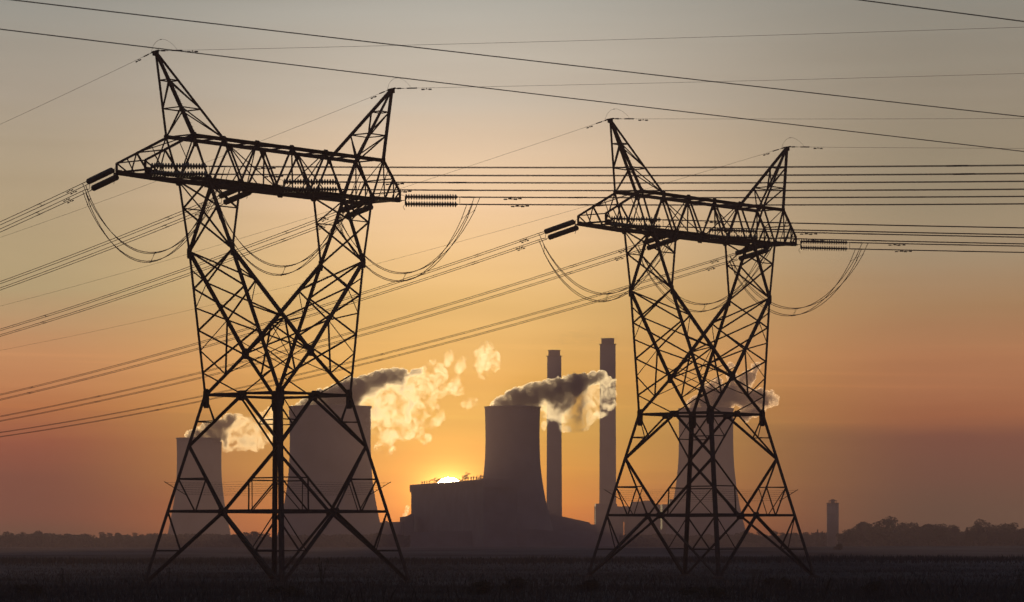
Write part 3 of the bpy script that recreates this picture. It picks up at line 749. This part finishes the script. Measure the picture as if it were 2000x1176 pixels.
# ------------------------------------------------------------------ trees
def leaf_cloud(mb, lobes, n, size):
    for _ in range(n):
        c, r_, w = random.choices(lobes, [l[2] for l in lobes])[0]
        d = Vector((random.gauss(0, 1), random.gauss(0, 1), random.gauss(0, 1))).normalized()*(random.random()**.4)
        p = c+Vector((d.x*r_.x, d.y*r_.y, d.z*r_.z)); s = size*random.uniform(.5, 1.35)
        a = Vector((random.gauss(0, 1), random.gauss(0, 1), random.gauss(0, 1))).normalized(); b_ = a.cross(Vector((random.gauss(0, 1), random.gauss(0, 1), random.gauss(0, 1)))).normalized()
        mb.add([p-a*s-b_*s*.35, p+a*s*.2-b_*s, p+a*s, p+b_*s*.9-a*s*.1], [(0, 1, 2, 3)])
def tree_meshes(kind, seed):
    random.seed(seed); W = {'round': 1.0, 'tall': .42, 'wide': 1.35, 'cone': .3}[kind]
    lobes = []
    if kind == 'cone':
        for i in range(9): z = .18+.8*i/9; lobes.append((Vector((0, 0, z)), Vector((W*.5*(1.05-z), W*.5*(1.05-z), .07)), 1.1-z))
    else:
        for i in range(15):
            a = random.uniform(0, 6.28); z = random.uniform(.34, .9); rad = W*.40*math.sin(math.pi*min(1, (z-.1)/.95))**.7*random.uniform(.35, 1.0)
            q = random.uniform(.10, .18); lobes.append((Vector((rad*math.cos(a), rad*math.sin(a), z)), Vector((q*W**.5, q*W**.5, q*.72)), q*q))
    mb = MB(); leaf_cloud(mb, lobes, 1500, .026); cr = mb.mesh('crown', M_LEAF)
    tb = MB(); top = .6 if kind != 'cone' else .9
    tb.tube([(0, 0, -.06), (.01, 0, .12), (-.01, .01, .3), (.01, 0, top)], .035, 8, .010)
    if kind != 'cone':
        for l in lobes[:7]: tb.tube([(0, 0, random.uniform(.18, .4)), tuple(l[0]*.6+Vector((0, 0, .12))), tuple(l[0])], .014, 5, .004)
    return cr, tb.mesh('trunk', M_BARK)
TM = {(k, i): tree_meshes(k, 100+17*j+i) for j, k in enumerate(('round', 'tall', 'wide', 'cone')) for i in range(2)}
def tree(x, ytop, Y, kind, var, label, group, wide=1.0, name='broadleaf_tree'):
    k = Y/F; X = (x-CX)*k; gz = ground_z(X, Y); H = CH+(CY-ytop)*k-gz
    T = empty(name, (X, Y, gz)); cr, tr = TM[(kind, var)]
    c = link('crown', cr, T); t_ = link('trunk', tr, T)
    for o in (c, t_): o.scale = (H*wide, H*wide, H); o.rotation_euler = (0, 0, random.uniform(0, 6.28))
    t_.rotation_euler = c.rotation_euler
    tag(T, label, 'tree', group); return T
random.seed(21)
RT = [  # x, top row, kind, width, what singles it out
    (1652, 1034, 'round', 1.1, 'small round tree just right of the silo'),
    (1668, 1026, 'round', 1.0, 'second tree right of the silo, slightly higher than the first'),
    (1684, 1017, 'tall', 1.1, 'narrow upright tree at the left end of the high grove'),
    (1700, 1019, 'round', .9, 'bushy tree next to the narrow upright one in the grove'),
    (1722, 1014, 'round', 1.0, 'full tree on the left shoulder of the highest crown'),
    (1753, 1009, 'wide', 1.05, 'highest and broadest flat-topped tree of the right grove'),
    (1782, 1020, 'round', 1.0, 'tree on the right shoulder of the highest crown'),
    (1800, 1030, 'round', 1.0, 'low tree at the dip right of the high grove'),
    (1826, 1029, 'wide', .9, 'low spreading tree in the middle of the dip'),
    (1850, 1020, 'round', 1.1, 'round tree with a pointed tip between the two tall groves'),
    (1872, 1030, 'round', 1.0, 'small tree right of the round pointed one'),
    (1889, 1028, 'cone', 1.2, 'slim conical tree left of the far right grove'),
    (1905, 1024, 'round', .9, 'left tree of the far right grove'),
    (1927, 1014, 'wide', .95, 'tallest domed tree of the far right grove'),
    (1958, 1022, 'round', 1.2, 'tree sloping down from the domed one in the far right grove'),
    (1985, 1021, 'wide', 1.0, 'outermost tree at the right edge of the photo')]
for i, (x, y, kd, w, lab) in enumerate(RT):
    tree(x, y, 1500+60*((i*7) % 4), kd, i % 2, lab, 'trees on the right skyline', w*1.25)
MT = [(1452, 1036, 'round', 'low tree behind the smaller pylon\'s right legs'), (1478, 1037, 'wide', 'low spreading tree seen through the smaller pylon\'s right legs'), (1507, 1036, 'round', 'tree in the gap right of the last cooling tower'),
      (1532, 1038, 'round', 'hazy tree next to the smaller pylon\'s right brace'), (1556, 1039, 'wide', 'hazy tree just outside the smaller pylon\'s right leg'), (1580, 1037, 'round', 'hazy tree halfway between the smaller pylon and the silo'), (1597, 1033, 'cone', 'thin spiky tree left of the silo'), (1606, 1036, 'cone', 'thin tree touching the silo\'s left side')]
for i, (x, y, kd, lab) in enumerate(MT):
    tree(x, y, 1750+40*(i % 3), kd, i % 2, lab, 'hazy trees between the smaller pylon and the silo', 1.2 if kd != 'cone' else 1.0)
LT = [(14, 1036, 'round'), (48, 1037, 'wide'), (80, 1034, 'round'), (126, 1038, 'round'), (170, 1039, 'wide'), (205, 1035, 'round'), (232, 1037, 'tall'), (262, 1038, 'wide'), (300, 1039, 'round'), (462, 1038, 'round'), (488, 1034, 'wide'), (516, 1037, 'round')]
LN = ['at the far left edge', 'second from the left edge', 'with the highest crown near the left edge', 'in the low stretch right of the highest left crown', 'in the middle of the left skyline', 'just left of the narrow left tree', 'with a narrow crown on the left skyline',
      'left of the taller pylon\'s left leg', 'touching the taller pylon\'s left leg', 'just right of the smallest cooling tower', 'with the highest crown between the two left cooling towers', 'left of the widest cooling tower\'s foot']
for i, ((x, y, kd), nm) in enumerate(zip(LT, LN)):
    tree(x, y+2, 1700+50*(i % 3), kd, i % 2, 'hazy tree '+nm, 'hazy trees on the left skyline', 1.25)
# far woods that read as one mass
mb = MB(); random.seed(5)
def wood(x0, x1, Y, top, n, size=.75):
    for _ in range(n):
        x = random.uniform(x0, x1); k = Y/F; X = (x-CX)*k; h = CH+(CY-top(x))*k
        h *= .86+.28*noise.noise(Vector((X*.06, 0, Y)))+.12*noise.noise(Vector((X*.21, 3, Y)))
        z = h*random.random()**.8; p = Vector((X, Y+random.uniform(-12, 12), z)); s = size*random.uniform(.5, 1.4)
        a = Vector((random.gauss(0, 1), random.gauss(0, 1), random.gauss(0, 1))).normalized(); b_ = a.cross(Vector((random.gauss(0, 1), 0.3, random.gauss(0, 1)))).normalized()
        mb.add([p-a*s, p+b_*s*.9, p+a*s, p-b_*s], [(0, 1, 2, 3)])
wood(-60, 800, 1950, lambda x: 1043-2*math.sin(x*.02), 26000, .9)
wood(1210, 1660, 2050, lambda x: 1042, 12000, .9)
wood(1640, 2080, 1650, lambda x: 1040 if x < 1660 else 1029+3*math.sin(x*.045), 26000, .9)
tag(mb.build('far_wood', M_LEAF), 'continuous hazy belt of woodland along the far edge of the plain', 'woodland', kind='stuff')

# ------------------------------------------------------------------ grass and shrubs
rng = np.random.default_rng(3)
def grass_patch(n, y0, y1, hmin, hmax, wbl):
    Y = y0*(y1/y0)**rng.random(n); X = (rng.random(n)*2-1)*(Y*1000/F*1.12+3)
    h = rng.uniform(hmin, hmax, n)*(1+.5*np.array([noise.noise(Vector((a*.12, b_*.05, 0))) for a, b_ in zip(X, Y)]))
    gz = np.array([ground_z(a, b_) for a, b_ in zip(X, Y)])-.05
    ang_ = rng.random(n)*6.283; lean = rng.normal(0, .22, n)*h; w = wbl*rng.uniform(.6, 1.4, n)*(Y/220)**.5
    dx, dy = np.cos(ang_), np.sin(ang_)
    v = np.zeros((n, 4, 3)); ca, sa = np.cos(ang_+1.3), np.sin(ang_+1.3)
    v[:, 0] = np.stack([X-dx*w, Y-dy*w, gz], 1); v[:, 1] = np.stack([X+dx*w, Y+dy*w, gz], 1)
    v[:, 2] = np.stack([X+dx*w*.7+ca*lean*.4, Y+dy*w*.7+sa*lean*.4, gz+h*.6], 1); v[:, 3] = np.stack([X+ca*lean, Y+sa*lean, gz+h], 1)
    return v
parts = [grass_patch(60000, 150, 235, .15, .36, .020), grass_patch(45000, 235, 430, .12, .32, .03), grass_patch(2600, 160, 225, .6, 1.15, .014), grass_patch(16000, 430, 560, .4, .9, .05)]
v = np.concatenate(parts); n = len(v)
me = bpy.data.meshes.new('grass'); me.vertices.add(n*4); me.vertices.foreach_set('co', v.reshape(-1).astype(np.float32))
idx = (np.arange(n)[:, None]*4+np.array([0, 1, 2, 0, 2, 3])[None]).reshape(-1)
me.loops.add(n*6); me.loops.foreach_set('vertex_index', idx.astype(np.int32)); me.polygons.add(n*2); me.polygons.foreach_set('loop_start', (np.arange(n*2)*3).astype(np.int32)); me.polygons.foreach_set('loop_total', np.full(n*2, 3, np.int32))
me.update(); me.validate(); me.materials.append(M_GRASS)
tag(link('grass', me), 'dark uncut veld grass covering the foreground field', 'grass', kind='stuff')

def weed_mesh(seed):
    random.seed(seed); mb = MB()
    for i in range(7):
        a = random.uniform(0, 6.28); h = random.uniform(.6, 1.0); l = random.uniform(.05, .28)
        q = Vector((l*math.cos(a), l*math.sin(a), h)); mb.tube([(0, 0, -.05), q*.5+Vector((0, 0, .08)), q], .012, 4, .004)
        for j in range(7):
            p = q*(.35+.65*j/7); d = Vector((random.gauss(0, 1), random.gauss(0, 1), .8)).normalized()*.10; n_ = d.cross(Vector((0, 0, 1))).normalized()*.025
            mb.add([p, p+d*.5+n_, p+d, p+d*.5-n_], [(0, 1, 2, 3)])
        mb.lathe([(.004, 0), (.022, .03), (.018, .09), (.003, .13)], 5, Matrix.Translation(q-Vector((0, 0, .03))))
    return mb.mesh('stalks', M_SHRUB)
def shrub_mesh(seed):
    random.seed(seed); mb = MB(); lobes = []
    for i in range(9): lobes.append((Vector((random.uniform(-.5, .5), random.uniform(-.4, .4), random.uniform(.15, .7))), Vector((.25, .25, .22)), 1))
    leaf_cloud(mb, lobes, 700, .055)
    for i in range(12):
        q = Vector((random.uniform(-.6, .6), random.uniform(-.4, .4), random.uniform(.7, 1.15))); mb.tube([(q.x*.2, q.y*.2, -.05), q*.6, q], .012, 4, .003)
    return mb.mesh('foliage', M_SHRUB)
WM = [weed_mesh(i) for i in (31, 32, 33)]; SM = [shrub_mesh(i) for i in (41, 42)]
random.seed(77)
WEEDS = [(122, 1112, 'tall weed stalk standing up at the left of the field'), (133, 1122, 'shorter weed stalk right beside the tall left one'), (262, 1124, 'weed just left of the taller pylon\'s left foot'), (330, 1110, 'thin weed leaning by the taller pylon\'s left brace'), (18, 1126, 'weed at the left edge of the field'),
         (628, 1090, 'thin high stalk between the middle and right feet of the taller pylon'), (690, 1122, 'weed left of the taller pylon\'s right foot'), (850, 1124, 'weed in the open grass right of the taller pylon'), (945, 1125, 'weed among the low bushes between the pylons'), (990, 1118, 'upright weed at the middle of the field edge'),
         (1290, 1118, 'weed between the left and middle feet of the smaller pylon'), (1472, 1114, 'tall weed right of the smaller pylon\'s middle feet'), (1480, 1118, 'weed paired with the tall one near the smaller pylon'), (1620, 1122, 'weed just right of the smaller pylon\'s right foot'), (1720, 1128, 'weed in the right part of the field'), (1862, 1118, 'thin stalk far right of the field'), (1945, 1124, 'weed near the right edge'), (1990, 1112, 'tallest stalk at the right edge of the field')]
for i, (x, ytop, lab) in enumerate(WEEDS):
    Y = 225+12*(i % 4); X = (x-CX)*Y/F; gz = ground_z(X, Y); h = max(.7, CH+(CY-ytop)*Y/F-gz)
    T = empty('tall_weed', (X, Y, gz)); o = link('stalks', WM[i % 3], T); o.scale = (h, h, h); o.rotation_euler = (0, 0, random.uniform(0, 6))
    tag(T, lab, 'weed', 'tall weeds in the field')
SHR = [(930, 1128, 190, 1.5, 'dark low bush in the foreground just right of the taller pylon\'s right foot'), (1375, 1140, 178, 1.9, 'dark mound-like bush in front of the smaller pylon\'s middle feet'), (1145, 1126, 200, 1.3, 'dark bush at the smaller pylon\'s left foot'), (560, 1138, 185, 1.5, 'dark bush in front of the taller pylon\'s centre feet'),
       (1000, 1122, 205, 1.4, 'bush in the open field between the two pylons'), (1520, 1120, 215, 1.4, 'bush right of the smaller pylon\'s centre, before its right foot'), (1700, 1130, 200, 1.3, 'low bush in the right part of the field'), (60, 1134, 195, 1.3, 'low bush at the left edge of the field')]
for i, (x, ytop, Y, w, lab) in enumerate(SHR):
    X = (x-CX)*Y/F; gz = ground_z(X, Y); h = max(.7, CH+(CY-ytop)*Y/F-gz)
    T = empty('bush', (X, Y, gz)); o = link('foliage', SM[i % 2], T); o.scale = (w, w, h); tag(T, lab, 'bush', 'dark bushes in the field')
# lone shrub on the far rise at the right
Y = 1000; X = (1636-CX)*Y/F; T = empty('bush', (X, Y, ground_z(X, Y)-.2)); o = link('foliage', SM[0], T); o.scale = (2.4, 2.4, 2.6); tag(T, 'lone small bush on the distant field rise below the silo', 'bush')

# ------------------------------------------------------------------ steam
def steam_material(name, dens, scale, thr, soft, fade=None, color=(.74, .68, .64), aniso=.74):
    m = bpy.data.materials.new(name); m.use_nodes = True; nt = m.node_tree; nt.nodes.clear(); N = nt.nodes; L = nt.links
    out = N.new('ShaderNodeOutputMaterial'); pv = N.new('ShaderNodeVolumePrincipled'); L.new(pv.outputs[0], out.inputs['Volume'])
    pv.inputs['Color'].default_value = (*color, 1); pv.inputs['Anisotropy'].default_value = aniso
    tc = N.new('ShaderNodeTexCoord')
    n1 = N.new('ShaderNodeTexNoise'); n1.inputs['Scale'].default_value = scale; n1.inputs['Detail'].default_value = 7; n1.inputs['Roughness'].default_value = .70; n1.inputs['Distortion'].default_value = .8
    L.new(tc.outputs['Object'], n1.inputs['Vector'])
    def mth(op, a, b=None, clamp=False):
        n = N.new('ShaderNodeMath'); n.operation = op; n.use_clamp = clamp
        for i, q in enumerate((a, b)):
            if q is None: continue
            if isinstance(q, (int, float)): n.inputs[i].default_value = q
            else: L.new(q, n.inputs[i])
        return n.outputs[0]
    val = n1.outputs['Fac']; th = thr
    if fade:
        x0, x1, thr1, d1, kz = fade; sp = N.new('ShaderNodeSeparateXYZ'); L.new(tc.outputs['Object'], sp.inputs[0])
        n2 = N.new('ShaderNodeTexNoise'); n2.inputs['Scale'].default_value = .045; n2.inputs['Detail'].default_value = 3; n2.inputs['Roughness'].default_value = .6
        L.new(tc.outputs['Object'], n2.inputs['Vector'])
        wob = mth('ADD', mth('MULTIPLY', mth('SUBTRACT', n2.outputs['Fac'], .5), 90.0), mth('MULTIPLY', mth('SUBTRACT', n1.outputs['Fac'], .5), 25.0))
        g = mth('DIVIDE', mth('SUBTRACT', mth('ADD', mth('SUBTRACT', sp.outputs[0], mth('MULTIPLY', sp.outputs[2], kz)), wob), x0), x1-x0, True)
        th = mth('ADD', mth('MULTIPLY', g, thr1-thr), thr)
        dn = mth('ADD', mth('MULTIPLY', g, d1-dens), dens)
    else: dn = dens
    v_ = mth('DIVIDE', mth('SUBTRACT', val, th), soft, True)
    L.new(mth('MULTIPLY', v_, dn), pv.inputs['Density'])
    return m
def steam(name, balls, Y, mat, label, loose=None, amp=.42, voxel=2.0, group='steam clouds from the power station', thin=.6):
    "balls: (x px, y px, radius px) along the drifting cloud"
    k = Y/F; x0, y0, r0 = balls[0]; org = at(x0, y0, Y); bm = bmesh.new()
    if M_PUFF0 is not None and mat is M_PUFF0: balls = [(x, y, r_*1.35) for x, y, r_ in balls]
    for i, (x, y, r_) in enumerate(balls):
        if loose and (x-x0)+loose[1]*(y-y0) > loose[0]: r_ *= 1.22
        c = at(x, y, Y)-org; c.y = random.uniform(-.3, .3)*r_*k
        bmesh.ops.create_icosphere(bm, subdivisions=2, radius=r_*k, matrix=Matrix.Translation(c) @ Matrix.Diagonal((1, thin, 1, 1)))
    me = bpy.data.meshes.new('tmp'); bm.to_mesh(me); bm.free(); o = link('tmp', me)
    md = o.modifiers.new('r', 'REMESH'); md.mode = 'VOXEL'; md.voxel_size = voxel*k
    dg = bpy.context.evaluated_depsgraph_get(); me2 = bpy.data.meshes.new_from_object(o.evaluated_get(dg)); bpy.data.objects.remove(o)
    me2.name = name; ns = 1/(9*k)
    for v_ in me2.vertices:
        p = v_.co/k; d = 7.5*(.42-abs(noise.noise(p/26)*1.6))+5.0*(.4-abs(noise.noise(p/11+Vector((7, 0, 0)))*1.6))+2.6*(.4-abs(noise.noise(p/5.5)*1.6)); v_.co += v_.normal*d*k*amp*3.2
    o = link('tmp', me2); md = o.modifiers.new('r', 'REMESH'); md.mode = 'VOXEL'; md.voxel_size = voxel*k*.9
    dg = bpy.context.evaluated_depsgraph_get(); me3 = bpy.data.meshes.new_from_object(o.evaluated_get(dg)); bpy.data.objects.remove(o); me2 = me3; me2.name = name
    me2.materials.clear(); me2.materials.append(mat); me2.update(); ob = link(name, me2); ob.location = org
    tag(ob, label, 'steam cloud', group); return ob
M_PUFF0 = None
random.seed(9)
k22 = 2200/F
S_DENSE = lambda nm, Y, x_in, x_out, thr1, d1, kz, **kw: steam_material(nm, .6, .13, .24, .18, (x_in*Y/F, x_out*Y/F, thr1, d1, kz), **kw)
steam('steam_plume', [(610, 800, 26), (640, 790, 34), (580, 802, 14), (668, 783, 38), (690, 770, 34), (712, 765, 32), (735, 752, 28), (758, 742, 24), (780, 738, 20), (700, 800, 24), (725, 800, 26), (718, 832, 18), (735, 850, 14), (745, 790, 24), (770, 775, 26), (795, 770, 26), (822, 750, 26), (845, 738, 24), (850, 718, 14), (800, 800, 24), (775, 820, 24), (760, 845, 20), (745, 868, 14), (820, 800, 18), (790, 840, 18), (840, 790, 16), (815, 825, 14), (856, 760, 16), (760, 880, 10)],
      2190, S_DENSE('steam_wide_tower', 2190, 84, 126, .49, .22, 1.2), 'largest steam cloud, dark then bright, drifting right from the widest cooling tower', loose=(110, 1.2))
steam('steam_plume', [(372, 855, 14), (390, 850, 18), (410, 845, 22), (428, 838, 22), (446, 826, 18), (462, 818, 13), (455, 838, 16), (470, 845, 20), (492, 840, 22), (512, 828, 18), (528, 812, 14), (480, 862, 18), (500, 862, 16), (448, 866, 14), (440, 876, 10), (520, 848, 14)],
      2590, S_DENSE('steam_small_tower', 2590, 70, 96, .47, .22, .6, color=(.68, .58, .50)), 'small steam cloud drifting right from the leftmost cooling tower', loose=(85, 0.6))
steam('steam_plume', [(968, 797, 14), (985, 790, 20), (1005, 784, 26), (1025, 780, 28), (1045, 774, 28), (1062, 770, 26), (1080, 766, 26), (1100, 762, 26), (1120, 757, 26), (1140, 750, 24), (1158, 745, 20), (1175, 742, 17), (1187, 752, 14), (1186, 770, 14), (1188, 790, 13), (1160, 772, 20), (1140, 785, 22), (1118, 798, 22), (1100, 805, 20), (1080, 806, 16), (1066, 806, 10), (1125, 822, 18), (1150, 808, 18), (1105, 828, 14), (1140, 830, 10), (1170, 800, 14), (1062, 830, 7)],
      2460, S_DENSE('steam_middle_tower', 2460, 96, 136, .48, .22, 1.9), 'dark steam cloud with a bright rim trailing right across both chimneys', loose=(118, 1.9))
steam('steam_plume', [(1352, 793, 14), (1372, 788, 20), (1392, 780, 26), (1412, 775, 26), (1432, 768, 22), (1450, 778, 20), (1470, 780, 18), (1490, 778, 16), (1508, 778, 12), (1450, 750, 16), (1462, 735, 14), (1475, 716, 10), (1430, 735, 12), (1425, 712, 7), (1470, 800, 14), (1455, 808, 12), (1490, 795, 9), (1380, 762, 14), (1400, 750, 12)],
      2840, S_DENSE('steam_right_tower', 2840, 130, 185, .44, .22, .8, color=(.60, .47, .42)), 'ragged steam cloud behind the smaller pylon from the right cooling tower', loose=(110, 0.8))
M_PUFF = steam_material('steam_puff', .22, .16, .48, .2)
M_PUFF0 = M_PUFF
for balls, lab in (([(950, 683, 12), (958, 700, 15), (942, 715, 13), (962, 712, 11), (938, 690, 9), (945, 730, 8)], 'brightest detached puff of steam, farthest up and right of the large cloud'),
                   ([(878, 696, 9), (874, 706, 7)], 'tiny round puff of steam above the large cloud\'s bright end'),
                   ([(902, 710, 9), (896, 718, 8), (908, 704, 6)], 'small slanted puff of steam left of the brightest detached puff'),
                   ([(892, 745, 9), (884, 757, 10), (896, 762, 9), (876, 762, 6)], 'mid-sized ragged puff just right of the large steam cloud'),
                   ([(862, 812, 8), (850, 822, 7), (840, 832, 5), (858, 822, 5)], 'thin streak-shaped puff below the large cloud'),
                   ([(808, 836, 9), (820, 848, 9), (832, 858, 8), (812, 850, 6)], 'faint slanting puff hanging lowest under the large cloud'),
                   ([(915, 788, 7), (926, 786, 6), (905, 790, 5)], 'faintest detached puff, left of the middle cooling tower\'s rim')):
    steam('steam_puff', balls, 2200, M_PUFF, lab, amp=.30, voxel=1.6, group='detached puffs of steam', thin=1.0)
steam('steam_puff', [(793, 1003, 4), (795, 997, 5), (790, 1005, 4), (796, 990, 4), (786, 1008, 3)], 2555, steam_material('steam_wisp', .16, .12, .38, .15), 'little bright steam wisp on the annex roof left of the boiler house', voxel=1.0, amp=.12, group='detached puffs of steam')
M_SMK = steam_material('chimney_smoke', .010, .04, .40, .25, (0, 120*3150/F, .50, .005, 0.0), color=(.55, .38, .28), aniso=.3)
steam('smoke_trail', [(1084, 679, 5), (1086, 672, 6), (1092, 666, 8), (1104, 662, 10), (1122, 658, 12), (1145, 656, 14), (1170, 654, 14), (1195, 656, 12)], 3150, M_SMK, 'thin brown smoke trailing right from the shorter chimney', voxel=1.8, group='chimney smoke')

# ------------------------------------------------------------------ haze
hz = bpy.data.materials.new('haze_air'); hz.use_nodes = True; nt = hz.node_tree; nt.nodes.clear()
out = nt.nodes.new('ShaderNodeOutputMaterial'); pv = nt.nodes.new('ShaderNodeVolumePrincipled'); nt.links.new(pv.outputs[0], out.inputs['Volume'])
pv.inputs['Color'].default_value = (.44, .30, .31, 1); pv.inputs['Density'].default_value = .00036; pv.inputs['Anisotropy'].default_value = .3
mb = MB(); mb.bar((0, 1670, -2.2), (0, 1670, 250), 2*GX+40, 3740, (0, 1, 0)); hb = mb.build('haze', hz); tag(hb, 'thin warm haze filling the air over the plain', 'haze', kind='stuff')
